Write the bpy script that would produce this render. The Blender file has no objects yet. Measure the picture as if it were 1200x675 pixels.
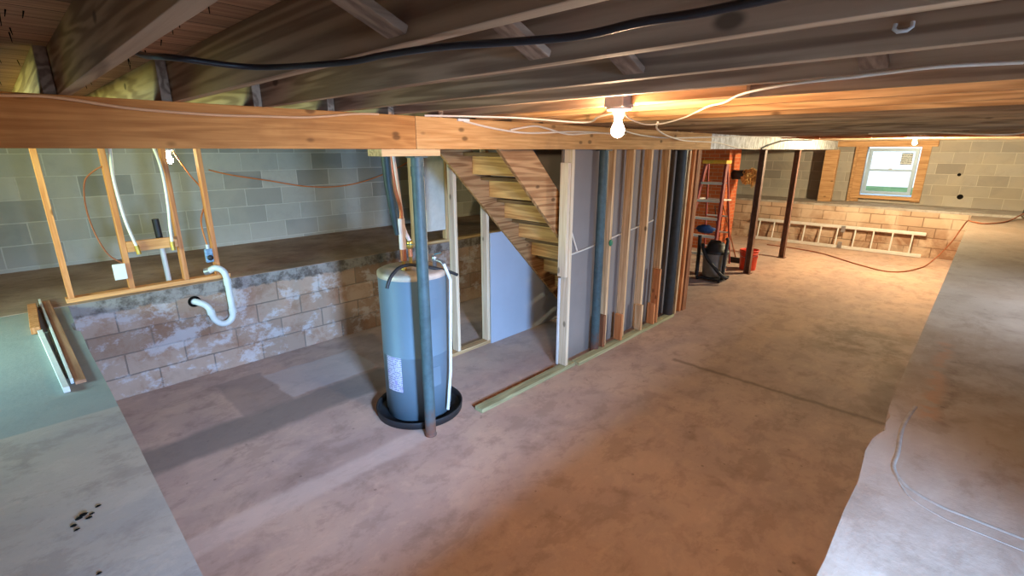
import bpy, math, random
from mathutils import Vector, Matrix
random.seed(7)
PI = math.pi
H = 2.1                       # eye height above the lower floor
sc = bpy.context.scene
COL = sc.collection
# ------------------------------------------------------------------ camera
F = 566.34
yaw, pit, rol = math.radians(43.79), math.radians(15.97), math.radians(-0.07)
fw = Vector((math.cos(yaw)*math.cos(pit), math.sin(yaw)*math.cos(pit), -math.sin(pit)))
r0 = fw.cross(Vector((0, 0, 1))).normalized(); d0 = fw.cross(r0)
rt = math.cos(rol)*r0 + math.sin(rol)*d0
dn = -math.sin(rol)*r0 + math.cos(rol)*d0
cam = bpy.data.objects.new('camera', bpy.data.cameras.new('camera')); COL.objects.link(cam)
R3 = Matrix((rt, -dn, -fw)).transposed()
cam.matrix_world = Matrix.Translation((0, 0, H)) @ R3.to_4x4()
cam.data.sensor_width = 36; cam.data.lens = 36*F/1200; cam.data.clip_start = 0.02
sc.camera = cam

# ------------------------------------------------------------------ mesh builder
class MB:
    def __init__(s): s.v = []; s.f = []; s.m = []; s.sm = []
    def add(s, vs, fs, mi=0, smooth=False):
        b = len(s.v); s.v += [Vector(v) for v in vs]
        for f in fs: s.f.append([b+i for i in f]); s.m.append(mi); s.sm.append(smooth)
        return s
    def box(s, x0, x1, y0, y1, z0, z1, mi=0):
        vs = [(x, y, z) for x in (x0, x1) for y in (y0, y1) for z in (z0, z1)]
        return s.add(vs, [(0,1,3,2),(4,6,7,5),(0,4,5,1),(2,3,7,6),(0,2,6,4),(1,5,7,3)], mi)
    def bar(s, a, b, w, t, up=(0,0,1), mi=0):
        """rectangular bar from a to b; w is along the side, t along up"""
        a = Vector(a); b = Vector(b); d = (b-a).normalized(); u = Vector(up)
        sd = d.cross(u).normalized(); u = sd.cross(d).normalized()
        vs = []
        for p in (a, b):
            for i, j in ((-1,-1),(1,-1),(1,1),(-1,1)): vs.append(p+sd*(i*w/2)+u*(j*t/2))
        return s.add(vs, [(0,3,2,1),(4,5,6,7),(0,1,5,4),(1,2,6,5),(2,3,7,6),(3,0,4,7)], mi)
    def prism(s, pts, ext, mi=0):
        n = len(pts); e = Vector(ext); P = [Vector(p) for p in pts]
        vs = P + [p+e for p in P]
        fs = [tuple(range(n))[::-1], tuple(range(n, 2*n))] + [(i, (i+1) % n, n+(i+1) % n, n+i) for i in range(n)]
        return s.add(vs, fs, mi)
    def tube(s, path, r, n=10, mi=0, smoothpath=0, cap=True):
        P = [Vector(p) for p in path]
        if smoothpath:
            Q = []
            for i in range(len(P)-1):
                p0 = P[max(i-1, 0)]; p1 = P[i]; p2 = P[i+1]; p3 = P[min(i+2, len(P)-1)]
                for k in range(smoothpath):
                    t = k/smoothpath
                    Q.append(0.5*((2*p1)+(p2-p0)*t+(2*p0-5*p1+4*p2-p3)*t*t+(3*p1-p0-3*p2+p3)*t**3))
            P = Q+[P[-1]]
        R = r if isinstance(r, (list, tuple)) else [r]*len(P)
        if len(R) != len(P):
            R = [R[0]+(R[-1]-R[0])*i/(len(P)-1) for i in range(len(P))]
        vs = []; prev = None
        for i, p in enumerate(P):
            d = (P[min(i+1, len(P)-1)]-P[max(i-1, 0)])
            d = d.normalized() if d.length > 1e-9 else Vector((0,0,1))
            if prev is None:
                u = d.cross(Vector((0, 0, 1)))
                if u.length < 0.05: u = d.cross(Vector((1, 0, 0)))
            else: u = prev-d*prev.dot(d)
            u.normalize(); prev = u; w = d.cross(u)
            for k in range(n):
                a = 2*PI*k/n; vs.append(p+(u*math.cos(a)+w*math.sin(a))*R[i])
        fs = []
        for i in range(len(P)-1):
            for k in range(n):
                fs.append((i*n+k, i*n+(k+1) % n, (i+1)*n+(k+1) % n, (i+1)*n+k))
        s.add(vs, fs, mi, True)
        if cap:
            L = (len(P)-1)*n
            s.add(vs[:n], [tuple(range(n))[::-1]], mi); s.add(vs[L:L+n], [tuple(range(n))], mi)
        return s
    def lathe(s, prof, c, n=32, axis='z', mi=0, smooth=True):
        """prof: list of (radius, height)"""
        vs = []; c = Vector(c)
        for (r, h) in prof:
            for k in range(n):
                a = 2*PI*k/n; x, y = r*math.cos(a), r*math.sin(a)
                o = {'z': (x, y, h), 'y': (x, h, y), 'x': (h, x, y)}[axis]
                vs.append(c+Vector(o))
        fs = []
        for i in range(len(prof)-1):
            for k in range(n):
                q = (i*n+k, i*n+(k+1) % n, (i+1)*n+(k+1) % n, (i+1)*n+k)
                fs.append(q[::-1] if axis == 'y' else q)
        return s.add(vs, fs, mi, smooth)
    def build(s, name, mats, parent=None, loc=None, bevel=0, kind=None):
        if not isinstance(mats, (list, tuple)): mats = [mats]
        if parent is not None: org = parent['_o'] if '_o' in parent.keys() else (0,0,0); org = Vector(org)
        else: org = Vector(loc) if loc is not None else Vector((0,0,0))
        me = bpy.data.meshes.new(name)
        me.from_pydata([v-org for v in s.v], [], s.f)
        for m in mats: me.materials.append(m)
        for p, mi, sm in zip(me.polygons, s.m, s.sm): p.material_index = mi; p.use_smooth = sm
        me.update()
        o = bpy.data.objects.new(name, me); COL.objects.link(o)
        if parent is not None: o.parent = parent; o['_o'] = tuple(org)
        else: o.location = org; o['_o'] = tuple(org)
        if bevel:
            b = o.modifiers.new('bevel', 'BEVEL'); b.width = bevel; b.segments = 2; b.limit_method = 'ANGLE'; b.angle_limit = math.radians(50)
        if kind: o['kind'] = kind
        return o
def tag(o, label, cat, group=None):
    o['label'] = label; o['category'] = cat
    if group: o['group'] = group
    return o
def empty(name, loc, label, cat, group=None):
    o = bpy.data.objects.new(name, None); COL.objects.link(o); o.location = loc; o['_o'] = tuple(loc)
    o.empty_display_size = 0.1
    return tag(o, label, cat, group)

# ------------------------------------------------------------------ materials
class NT:
    def __init__(s, name):
        s.mat = bpy.data.materials.new(name); s.mat.use_nodes = True
        s.t = s.mat.node_tree; s.t.nodes.clear()
        s.out = s.n('ShaderNodeOutputMaterial'); s.b = s.n('ShaderNodeBsdfPrincipled')
        s.l(s.b.outputs[0], s.out.inputs[0])
    def n(s, ty, **kw):
        x = s.t.nodes.new(ty)
        for k, v in kw.items(): setattr(x, k, v)
        return x
    def l(s, a, b): s.t.links.new(a, b)
    def put(s, inp, v):
        if isinstance(v, bpy.types.NodeSocket): s.l(v, inp)
        elif v is not None: inp.default_value = v
    def math(s, op, a, b=None, c=None, clamp=False):
        x = s.n('ShaderNodeMath', operation=op, use_clamp=clamp)
        for i, v in enumerate((a, b, c)):
            if v is not None: s.put(x.inputs[i], v)
        return x.outputs[0]
    def mix(s, f, a, b, blend='MIX'):
        x = s.n('ShaderNodeMix', data_type='RGBA', blend_type=blend)
        s.put(x.inputs[0], f)
        s.put(x.inputs[6], (*a, 1) if isinstance(a, tuple) else a)
        s.put(x.inputs[7], (*b, 1) if isinstance(b, tuple) else b)
        return x.outputs[2]
    def coord(s, which='Object'): return s.n('ShaderNodeTexCoord').outputs[which]
    def mapp(s, v, scale=(1,1,1), loc=(0,0,0), rot=(0,0,0)):
        m = s.n('ShaderNodeMapping'); s.l(v, m.inputs[0]); m.inputs['Scale'].default_value = scale
        if isinstance(loc, tuple): m.inputs['Location'].default_value = loc
        else: s.l(loc, m.inputs['Location'])
        m.inputs['Rotation'].default_value = rot; return m.outputs[0]
    def noise(s, v, scale, detail=4, rough=.55, dist=0, out=0):
        x = s.n('ShaderNodeTexNoise'); s.l(v, x.inputs['Vector']); x.inputs['Scale'].default_value = scale
        x.inputs['Detail'].default_value = detail; x.inputs['Roughness'].default_value = rough; x.inputs['Distortion'].default_value = dist
        return x.outputs[out]
    def ramp(s, f, stops):
        x = s.n('ShaderNodeValToRGB'); s.l(f, x.inputs[0]); e = x.color_ramp.elements
        while len(e) < len(stops): e.new(0.5)
        for i, (p, c) in enumerate(stops):
            e[i].position = p; e[i].color = (*c, 1) if isinstance(c, tuple) else (c, c, c, 1)
        return x.outputs[0]
    def step(s, f, a, b):
        x = s.n('ShaderNodeMapRange', interpolation_type='SMOOTHSTEP'); s.l(f, x.inputs[0])
        x.inputs[1].default_value = a; x.inputs[2].default_value = b; return x.outputs[0]
    def bump(s, h, strength=.3, dist=.01):
        x = s.n('ShaderNodeBump'); s.l(h, x.inputs['Height']); x.inputs['Strength'].default_value = strength; x.inputs['Distance'].default_value = dist
        s.l(x.outputs[0], s.b.inputs['Normal']); return x
    def fin(s, col=None, rough=None, metal=None, spec=None):
        if col is not None: s.put(s.b.inputs['Base Color'], (*col, 1) if isinstance(col, tuple) else col)
        if rough is not None: s.put(s.b.inputs['Roughness'], rough)
        if metal is not None: s.put(s.b.inputs['Metallic'], metal)
        if spec is not None: s.b.inputs['Specular IOR Level'].default_value = spec
        return s.mat
def L(c):  # sRGB 0-255 -> linear
    return tuple(((x/255)/12.92 if x/255 <= .04045 else ((x/255+.055)/1.055)**2.4) for x in c)

def wood(name, axis, light, dark, rings=.5, rough=.75, knots=.6, stain=None):
    t = NT(name); P = t.coord('Object')
    oi = t.n('ShaderNodeObjectInfo').outputs['Random']
    off = t.n('ShaderNodeCombineXYZ'); a = t.math('MULTIPLY', oi, 37.0)
    for i in range(3): t.l(a, off.inputs[i])
    ad = t.n('ShaderNodeVectorMath', operation='ADD'); t.l(P, ad.inputs[0]); t.l(off.outputs[0], ad.inputs[1]); V = ad.outputs[0]
    sc_ = [1, 1, 1]; sc_[axis] = .055
    g = t.mapp(V, tuple(sc_))
    fine = t.noise(g, 60, 4, .6, .4)
    sc2 = [1, 1, 1]; sc2[axis] = .06
    g2 = t.mapp(V, tuple(sc2))
    big = t.noise(g2, 5, 3, .5, .6)
    ring = t.math('FRACT', t.math('MULTIPLY', big, 10.0))
    ring = t.math('ABSOLUTE', t.math('SUBTRACT', ring, .5))
    ring = t.step(ring, .05, .45)
    f = t.math('ADD', t.math('MULTIPLY', fine, 1-rings*.5), t.math('MULTIPLY', ring, rings*.5))
    f = t.step(f, .15, .85)
    col = t.mix(f, dark, light)
    # boards differ a little
    br = t.math('ADD', t.math('MULTIPLY', oi, .22), .89)
    hs = t.n('ShaderNodeHueSaturation'); t.l(col, hs.inputs['Color']); t.l(br, hs.inputs['Value'])
    col = hs.outputs[0]
    # knots
    s3 = [1, 1, 1]; s3[axis] = .55
    vo = t.n('ShaderNodeTexVoronoi'); t.l(t.mapp(V, tuple(s3)), vo.inputs['Vector']); vo.inputs['Scale'].default_value = 10
    kn = t.math('SUBTRACT', 1.0, t.step(vo.outputs['Distance'], .10, .22))
    kr = t.math('GREATER_THAN', t.n('ShaderNodeSeparateColor').outputs[0], 2) if False else None
    sp = t.n('ShaderNodeSeparateColor'); t.l(vo.outputs['Color'], sp.inputs[0])
    kn = t.math('MULTIPLY', kn, t.math('GREATER_THAN', sp.outputs[0], 1-knots*.5))
    col = t.mix(t.math('MULTIPLY', kn, .75), col, tuple(c*.25 for c in dark))
    if stain:
        st = t.step(t.noise(t.mapp(V, (1,1,1)), 2.2, 4, .6), .52, .72)
        col = t.mix(t.math('MULTIPLY', st, .55), col, stain)
    t.bump(t.math('ADD', fine, t.math('MULTIPLY', ring, .3)), .25, .004)
    return t.fin(col, rough, spec=.25)

def concrete(name, base, alt, dark, extra=None, scale=1.0, rough=.8):
    t = NT(name); P = t.coord('Object')
    n1 = t.noise(P, 1.1*scale, 5, .6, .5); n2 = t.noise(P, 5*scale, 6, .65, .3); n3 = t.noise(P, 40*scale, 4, .6)
    col = t.mix(t.step(n1, .35, .65), base, alt)
    col = t.mix(t.math('MULTIPLY', t.step(n2, .5, .78), .55), col, dark)
    col = t.mix(t.math('MULTIPLY', t.step(n2, .42, .22), .35), col, tuple(min(1, c*1.35) for c in base))
    col = t.mix(t.math('MULTIPLY', t.step(n3, .62, .8), .3), col, dark)
    n4 = t.noise(t.mapp(P, (1, 1.6, 1)), 2.6*scale, 7, .74, .25)
    col = t.mix(t.math('MULTIPLY', t.step(n4, .50, .60), .30), col, dark)
    col = t.mix(t.math('MULTIPLY', t.step(n4, .46, .36), .30), col, tuple(min(1, c*1.22) for c in base))
    vs_ = t.n('ShaderNodeTexVoronoi'); t.l(P, vs_.inputs['Vector']); vs_.inputs['Scale'].default_value = 7
    pit = t.math('MULTIPLY', t.math('LESS_THAN', vs_.outputs['Distance'], .07), t.math('GREATER_THAN', n2, .52))
    col = t.mix(t.math('MULTIPLY', pit, .45), col, tuple(c*.5 for c in dark))
    if extra: col = extra(t, P, col)
    t.bump(t.math('ADD', t.math('MULTIPLY', n2, .5), t.math('MULTIPLY', n3, .35)), .35, .012)
    rr = t.math('ADD', t.math('MULTIPLY', n2, .25), rough-.15)
    return t.fin(col, rr, spec=.35)

def rect(t, P, x0, x1, y0, y1, soft=.05, warp=.05):
    """worn-edged rectangular patch mask in plan"""
    nz = t.noise(P, 4, 4, .6, out=1)
    w = t.n('ShaderNodeVectorMath', operation='MULTIPLY_ADD'); t.l(nz, w.inputs[0]); w.inputs[1].default_value = (warp*2,)*3
    ad = t.n('ShaderNodeVectorMath', operation='SUBTRACT'); t.l(P, ad.inputs[0]); ad.inputs[1].default_value = (warp, warp, warp)
    t.l(ad.outputs[0], w.inputs[2])
    s = t.n('ShaderNodeSeparateXYZ'); t.l(w.outputs[0], s.inputs[0])
    m = t.step(s.outputs[0], x0-soft, x0+soft)
    m = t.math('MULTIPLY', m, t.step(s.outputs[0], x1+soft, x1-soft))
    m = t.math('MULTIPLY', m, t.step(s.outputs[1], y0-soft, y0+soft))
    return t.math('MULTIPLY', m, t.step(s.outputs[1], y1+soft, y1-soft))

def blocks(name, uaxis, c1, c2, mortar, off=(0, 0), bw=.46, rh=.2225, ms=.007, extra=None, stainc=None, stain_amt=.5, bumpy=.5):
    t = NT(name); P = t.coord('Object')
    s = t.n('ShaderNodeSeparateXYZ'); t.l(P, s.inputs[0])
    c = t.n('ShaderNodeCombineXYZ')
    t.l(t.math('ADD', s.outputs[uaxis], off[0]), c.inputs[0]); t.l(t.math('ADD', s.outputs[2], off[1]), c.inputs[1])
    w = t.n('ShaderNodeVectorMath', operation='MULTIPLY_ADD'); t.l(t.noise(P, 6, 3, .6, out=1), w.inputs[0]); w.inputs[1].default_value = (.008,)*3; t.l(c.outputs[0], w.inputs[2])
    b = t.n('ShaderNodeTexBrick'); t.l(w.outputs[0], b.inputs['Vector'])
    b.inputs['Scale'].default_value = 1; b.inputs['Brick Width'].default_value = bw; b.inputs['Row Height'].default_value = rh
    b.inputs['Mortar Size'].default_value = ms; b.inputs['Mortar Smooth'].default_value = .4; b.inputs['Bias'].default_value = 0
    b.inputs['Color1'].default_value = (*c1, 1); b.inputs['Color2'].default_value = (*c2, 1); b.inputs['Mortar'].default_value = (*mortar, 1)
    col = b.outputs['Color']
    n2 = t.noise(P, 7, 6, .65, .4); n3 = t.noise(P, 60, 4, .6); n1 = t.noise(P, 1.3, 5, .6, .6)
    col = t.mix(t.math('MULTIPLY', t.step(n2, .45, .75), .35), col, tuple(x*.62 for x in c1))
    if stainc: col = t.mix(t.math('MULTIPLY', t.step(n1, .42, .62), stain_amt), col, stainc)
    if extra: col = extra(t, P, col, s, n1, n2)
    h = t.math('ADD', t.math('MULTIPLY', b.outputs['Fac'], -1.0), t.math('MULTIPLY', n3, .25))
    h = t.math('ADD', h, t.math('MULTIPLY', n2, .3))
    t.bump(h, bumpy, .008)
    return t.fin(col, .9, spec=.2)

def plain(name, col, rough=.5, metal=0, spec=.5, var=.12, sc_=12, bump=0):
    t = NT(name); P = t.coord('Object'); n = t.noise(P, sc_, 4, .6)
    c = t.mix(t.step(n, .3, .7), tuple(x*(1-var) for x in col), tuple(min(1, x*(1+var)) for x in col))
    if bump: t.bump(n, bump, .003)
    return t.fin(c, rough, metal, spec)
def emis(name, col, strength):
    m = bpy.data.materials.new(name); m.use_nodes = True; b = m.node_tree.nodes['Principled BSDF']
    b.inputs['Base Color'].default_value = (*col, 1); b.inputs['Emission Color'].default_value = (*col, 1); b.inputs['Emission Strength'].default_value = strength
    return m

# --- palette
OLDL, OLDD = L((176,148,120)), L((126,100,78))
w_joist = wood('old_joist_wood', 1, OLDL, OLDD, rings=.9, knots=.35)
w_joist_n = wood('new_joist_wood', 1, L((226,178,124)), L((170,118,72)), rings=.6, knots=.35)
w_beam = wood('beam_wood', 0, L((220,172,112)), L((180,128,72)), rings=.3, knots=1.2, stain=L((156,116,76)))
w_beam_l = wood('beam_wood_left', 0, L((198,142,80)), L((156,102,52)), rings=.35, knots=1.2, stain=L((146,94,50)))  # left beam darkened: light fading away from the bulb, put into the colour
w_stud = wood('stud_wood', 2, L((236,204,160)), L((190,146,100)), rings=.5, knots=.55)
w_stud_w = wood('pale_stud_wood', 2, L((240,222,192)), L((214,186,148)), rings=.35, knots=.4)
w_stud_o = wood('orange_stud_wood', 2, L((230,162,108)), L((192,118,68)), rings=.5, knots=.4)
w_platex = wood('plate_wood', 0, L((222,190,140)), L((170,132,90)), rings=.5, knots=.4)
w_plateo = wood('orange_plate_wood', 0, L((236,176,116)), L((196,130,78)), rings=.4, knots=.4)
w_platey = wood('cross_plate_wood', 1, L((216,170,118)), L((170,120,74)), rings=.4, knots=.3)
w_treated = wood('treated_plate_wood', 0, L((190,184,140)), L((138,134,98)), rings=.4, knots=.2)
w_stair = wood('stair_wood', 1, L((224,168,108)), L((170,112,66)), rings=.5, knots=.6)
w_tread = wood('tread_wood', 1, L((138,98,64)), L((92,62,38)), rings=.4, knots=.2)  # treads darkened: shade of the gaps below the risers put into the colour
w_winfr = wood('window_framing_wood', 1, L((200,158,114)), L((156,112,74)), rings=.4, knots=.4)
w_string = wood('stringer_wood', 0, L((206,158,106)), L((150,102,62)), rings=.8, knots=.8)
w_dark = wood('dark_block_wood', 2, L((104,82,62)), L((58,42,32)), rings=.6, knots=.1)
w_red = wood('red_brown_wood', 2, L((170,116,80)), L((118,72,48)), rings=.6, knots=.5)
w_trim = wood('reclaimed_board_wood', 1, L((186,140,106)), L((134,92,66)), rings=.5, knots=.3)
m_whitepaint = plain('white_paint', L((222,222,218)), .55, var=.06)
m_galv = plain('pipe_silver', L((170,172,176)), .4, .8)
m_alu = plain('aluminium', L((226,224,220)), .4, .25, var=.06)
m_pvc = plain('white_pvc', L((208,210,206)), .35, var=.04)
m_pex = plain('white_pex', L((235,232,220)), .4, var=.04)
m_black = plain('black_rubber', L((34,35,38)), .55, var=.2)
m_blackpipe = plain('black_abs', L((40,52,50)), .5, var=.2)
m_copper = plain('copper', L((196,120,82)), .35, .75, var=.15)
m_brass = plain('brass', L((206,176,92)), .35, .8)
m_cable_w = plain('white_cable', L((226,214,196)), .5, var=.05)
m_cable_t = plain('tan_cable', L((206,164,124)), .6, var=.06)
m_cable_k = plain('black_cable', L((30,30,34)), .4, var=.2)
m_cord_o = plain('orange_cord', L((206,120,60)), .5)
m_cord_b = plain('brown_cord', L((150,84,48)), .55)
m_dry = plain('drywall_grey', L((144,134,126)), .85, var=.04, sc_=3, spec=.2)
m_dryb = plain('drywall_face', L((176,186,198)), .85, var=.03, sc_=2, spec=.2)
m_red = plain('red_plastic', L((226,74,48)), .4, var=.06)
m_grey_pl = plain('grey_plastic', L((128,130,132)), .5, var=.06)
m_fibre = plain('oxblood_fibreglass', L((140,58,58)), .5, var=.12)
m_yellow = plain('yellow_plastic', L((238,190,60)), .45)
m_blue = plain('blue_cloth', L((50,84,140)), .8, var=.25, sc_=30, bump=.5)
m_foam = plain('pipe_foam', L((230,216,212)), .9, var=.05)
m_teal = plain('teal_handle', L((40,120,130)), .5)
m_tan = plain('tan_insulation', L((206,166,104)), .95, var=.35, sc_=60, bump=1.0)
m_hole = plain('dark_opening', L((20,18,16)), 1.0, spec=.05)
m_vinyl = plain('vinyl_daylight_blue', L((160,182,208)), .4, var=.03)  # white vinyl with the blue of the daylight mixed into its colour
m_socket = plain('porcelain', L((236,232,222)), .35, var=.03)
m_boxpl = plain('box_plastic', L((158,146,132)), .7)

def mat_heater():
    t = NT('heater_enamel'); P = t.coord('Object'); n = t.noise(P, 3, 3, .5)
    return t.fin(t.mix(n, L((104,124,138)), L((116,136,150))), .38, .25, .5)
m_heater = mat_heater()
def mat_post(name, c, rust):
    t = NT(name); P = t.coord('Object'); s = t.n('ShaderNodeSeparateXYZ'); t.l(P, s.inputs[0])
    n = t.noise(P, 14, 5, .6); nn = t.noise(P, 3, 4, .6)
    col = t.mix(t.step(n, .3, .7), tuple(x*.8 for x in c), tuple(x*1.2 for x in c))
    f = t.math('ADD', t.step(t.math('ADD', s.outputs[2], t.math('MULTIPLY', n, .5)), .55, .12), t.math('MULTIPLY', t.step(nn, .6, .75), .35), clamp=True)
    col = t.mix(f, col, rust); t.bump(n, .3, .002)
    return t.fin(col, .55, .1)
m_post = mat_post('steel_post_paint', L((66,86,90)), L((128,78,54)))
m_post_d = mat_post('dark_post_paint', L((44,50,56)), L((70,58,54)))
m_post_r = mat_post('red_oxide_post', L((112,80,68)), L((104,66,50)))

# --- floor
def floor_extra(t, P, col):
    grey = L((146,136,130))
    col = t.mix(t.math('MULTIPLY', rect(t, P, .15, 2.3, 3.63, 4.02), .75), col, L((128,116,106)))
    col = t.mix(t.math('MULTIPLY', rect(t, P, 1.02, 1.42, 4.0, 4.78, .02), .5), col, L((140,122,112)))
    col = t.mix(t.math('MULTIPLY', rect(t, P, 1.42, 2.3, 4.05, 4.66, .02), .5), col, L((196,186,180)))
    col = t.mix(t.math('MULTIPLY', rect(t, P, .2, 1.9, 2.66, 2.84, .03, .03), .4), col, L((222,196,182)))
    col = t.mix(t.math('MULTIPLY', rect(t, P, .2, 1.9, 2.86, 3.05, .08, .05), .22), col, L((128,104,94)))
    col = t.mix(t.math('MULTIPLY', rect(t, P, 4.49, 4.54, .1, 2.0, .02, .05), .55), col, L((96,74,62)))
    col = t.mix(t.math('MULTIPLY', rect(t, P, 4.3, 4.8, .1, 1.6, .25, .1), .2), col, L((120,96,82)))
    n = t.noise(P, 4.2, 5, .7, .3)
    st = t.math('MULTIPLY', rect(t, P, 5.9, 7.1, .12, 1.1, .35, .3), t.math('ADD', .35, t.math('MULTIPLY', t.step(n, .40, .60), .65)))
    col = t.mix(t.math('MULTIPLY', st, .7), col, L((104,76,56)))
    col = t.mix(t.math('MULTIPLY', rect(t, P, 4.6, 6.0, .12, .35, .15, .15), .5), col, L((104,80,62)))
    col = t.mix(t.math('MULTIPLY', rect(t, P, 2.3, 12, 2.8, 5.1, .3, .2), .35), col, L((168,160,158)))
    return col
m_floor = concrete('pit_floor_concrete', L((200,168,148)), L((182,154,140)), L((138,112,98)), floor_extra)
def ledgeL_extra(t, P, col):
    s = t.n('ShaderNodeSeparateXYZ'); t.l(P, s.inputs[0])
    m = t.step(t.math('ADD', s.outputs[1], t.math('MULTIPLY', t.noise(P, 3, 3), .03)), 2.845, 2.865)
    return t.mix(t.math('MULTIPLY', m, .75), col, L((138,148,144)))  # cool light beyond a sharp boundary, painted into the ledge colour
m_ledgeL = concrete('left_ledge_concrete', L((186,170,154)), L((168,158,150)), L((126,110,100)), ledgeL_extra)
m_ledgeB = concrete('back_ledge_concrete', L((168,142,122)), L((140,112,92)), L((106,82,64)))
def ledgeR_extra(t, P, col):
    n = t.noise(P, 2.3, 5, .65, .8)
    st = t.math('MULTIPLY', rect(t, P, 2.2, 3.0, -.95, -.25, .25, .2), t.step(n, .45, .6))
    col = t.mix(t.math('MULTIPLY', st, .55), col, L((110,86,70)))
    m = t.math('MULTIPLY', rect(t, P, 2.75, 4.05, -.05, .02, .03, .015), t.step(t.noise(P, 9, 4, .6), .42, .55))
    col = t.mix(t.math('MULTIPLY', m, .7), col, L((176,132,104)))
    m = t.math('MULTIPLY', rect(t, P, 2.75, 3.9, -.10, -.05, .03, .02), t.step(t.noise(P, 7, 4, .6), .42, .6))
    col = t.mix(t.math('MULTIPLY', m, .6), col, L((108,80,64)))
    m = rect(t, P, 4.9, 12.9, -2, .4, .35, .1)
    col = t.mix(t.math('MULTIPLY', m, .55), col, L((112,98,86)))
    return col
m_ledgeR = concrete('right_ledge_concrete', L((172,156,142)), L((156,134,116)), L((118,96,80)), ledgeR_extra)
m_ledgeF = concrete('far_ledge_concrete', L((170,164,158)), L((150,138,126)), L((112,96,84)))

# --- walls
def up_extra(t, P, col, s, n1, n2):
    f = t.step(t.math('ADD', s.outputs[2], t.math('MULTIPLY', n1, .5)), 1.5, 1.15)
    return t.mix(t.math('MULTIPLY', f, .35), col, L((190,178,166)))
m_blk_back = blocks('back_upper_block', 0, L((172,168,156)), L((132,130,122)), L((182,178,166)), off=(-.13, -.056), extra=up_extra, stainc=L((176,168,150)), stain_amt=.3)
m_blk_far = blocks('far_upper_block', 1, L((166,158,148)), L((134,126,118)), L((182,172,158)), off=(.1, -.056), extra=up_extra, stainc=L((176,162,142)), stain_amt=.4)
m_blk_side = blocks('side_upper_block', 1, L((168,166,160)), L((140,140,136)), L((184,178,168)))
m_blk_side2 = blocks('near_upper_block', 0, L((168,166,160)), L((140,140,136)), L((184,178,168)))
def pit_extra(t, P, col, s, n1, n2):
    br = t.noise(P, 3.4, 6, .7, .15)
    col = t.mix(t.math('MULTIPLY', t.step(br, .46, .66), .6), col, L((134,92,66)))
    wh = t.noise(t.mapp(P, (1,1,1.3), (4.7,2,1)), 4.2, 6, .7, .12)
    col = t.mix(t.math('MULTIPLY', t.step(wh, .5, .62), .5), col, L((200,196,196)))
    cap = t.step(t.math('ADD', s.outputs[2], t.math('MULTIPLY', t.math('SUBTRACT', n2, .5), .16)), .775, .80)
    capc = t.mix(t.step(t.noise(P, 9, 5, .7), .4, .65), L((150,140,132)), L((96,84,76)))
    return t.mix(cap, col, capc)
m_blk_pit = blocks('pit_back_block', 0, L((176,148,128)), L((138,110,92)), L((126,110,98)), off=(-.03, 0), bw=.44, rh=.2, ms=.007, extra=pit_extra, bumpy=.7)
def far_extra(t, P, col, s, n1, n2):
    br = t.noise(P, 1.8, 5, .7, .8)
    low = t.step(s.outputs[2], .75, .2)
    col = t.mix(t.math('MULTIPLY', t.math('MULTIPLY', t.step(br, .4, .6), .75), low), col, L((126,84,60)))
    wh = t.noise(t.mapp(P, (1,1,1), (3.7,2,1)), 1.3, 4, .6, .5)
    col = t.mix(t.math('MULTIPLY', t.step(wh, .48, .62), .45), col, L((216,196,176)))
    return col
m_blk_farlow = blocks('far_low_block', 1, L((196,168,144)), L((170,142,120)), L((128,104,86)), off=(.12, 0), bw=.44, rh=.2, ms=.011, extra=far_extra, bumpy=.5)
m_brick = blocks('chimney_brick', 1, L((206,108,62)), L((176,84,50)), L((190,150,120)), off=(0, 0), bw=.21, rh=.075, ms=.006)
m_brick2 = blocks('chimney_brick_side', 0, L((196,102,60)), L((166,80,50)), L((180,140,112)), off=(0, 0), bw=.21, rh=.075, ms=.006)  # same brick, with the shade of the less lit side put into the colour

def planks(name):
    t = NT(name); P = t.coord('Object'); s = t.n('ShaderNodeSeparateXYZ'); t.l(P, s.inputs[0])
    y = t.math('DIVIDE', s.outputs[1], .14); fr = t.math('FRACT', y); idx = t.math('FLOOR', y)
    wn = t.n('ShaderNodeTexWhiteNoise', noise_dimensions='1D'); t.l(idx, wn.inputs['W'])
    gap = t.math('LESS_THAN', fr, .035)
    g = t.noise(t.mapp(P, (.06, 1, 1)), 45, 4, .6, .4)
    c = t.mix(t.step(g, .3, .7), L((150,104,76)), L((186,136,98)))
    hs = t.n('ShaderNodeHueSaturation'); t.l(c, hs.inputs['Color']); t.l(t.math('ADD', t.math('MULTIPLY', wn.outputs[0], .35), .8), hs.inputs['Value'])
    c = t.mix(gap, hs.outputs[0], L((40,28,20)))
    return t.fin(c, .8, spec=.2)
m_plank = planks('subfloor_planks')

# ------------------------------------------------------------------ setting
X0, X1, Y0, Y1 = -1.8, 13.9, -1.8, 6.9
PX = .19; PB = 5.08; PF = 12.79     # pit left edge, back wall, far wall
LZ = .9; CZ = 2.47
def struct(mb, name, mats, **k):
    return mb.build(name, mats, kind='structure', **k)
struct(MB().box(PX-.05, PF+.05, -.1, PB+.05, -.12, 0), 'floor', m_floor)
redge = [(-1.8,.137),(1.434,.137),(1.524,.134),(1.813,.137),(2.022,.131),(2.16,.139),(2.276,.147),(2.411,.141),(2.47,.126),(2.524,.112),(2.6,.119),(2.68,.112),(2.751,.128),(2.852,.13),(4.17,.119),(7.266,.1),(12.79,.07)]
ledge_edge_l = [(.189,.137),(.189,1.432),(.193,2.675),(.192,3.151),(.188,3.865),(.192,4.107),(.192,4.287),(.165,4.338),(.163,4.512),(.186,4.565),(.19,4.776),(.196,5.036),(.19,PB)]
def slab(poly, z0, z1, name, mats):
    m = MB(); m.prism([(x, y, z0) for x, y in poly], (0, 0, z1-z0)); return struct(m, name, mats)
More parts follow.
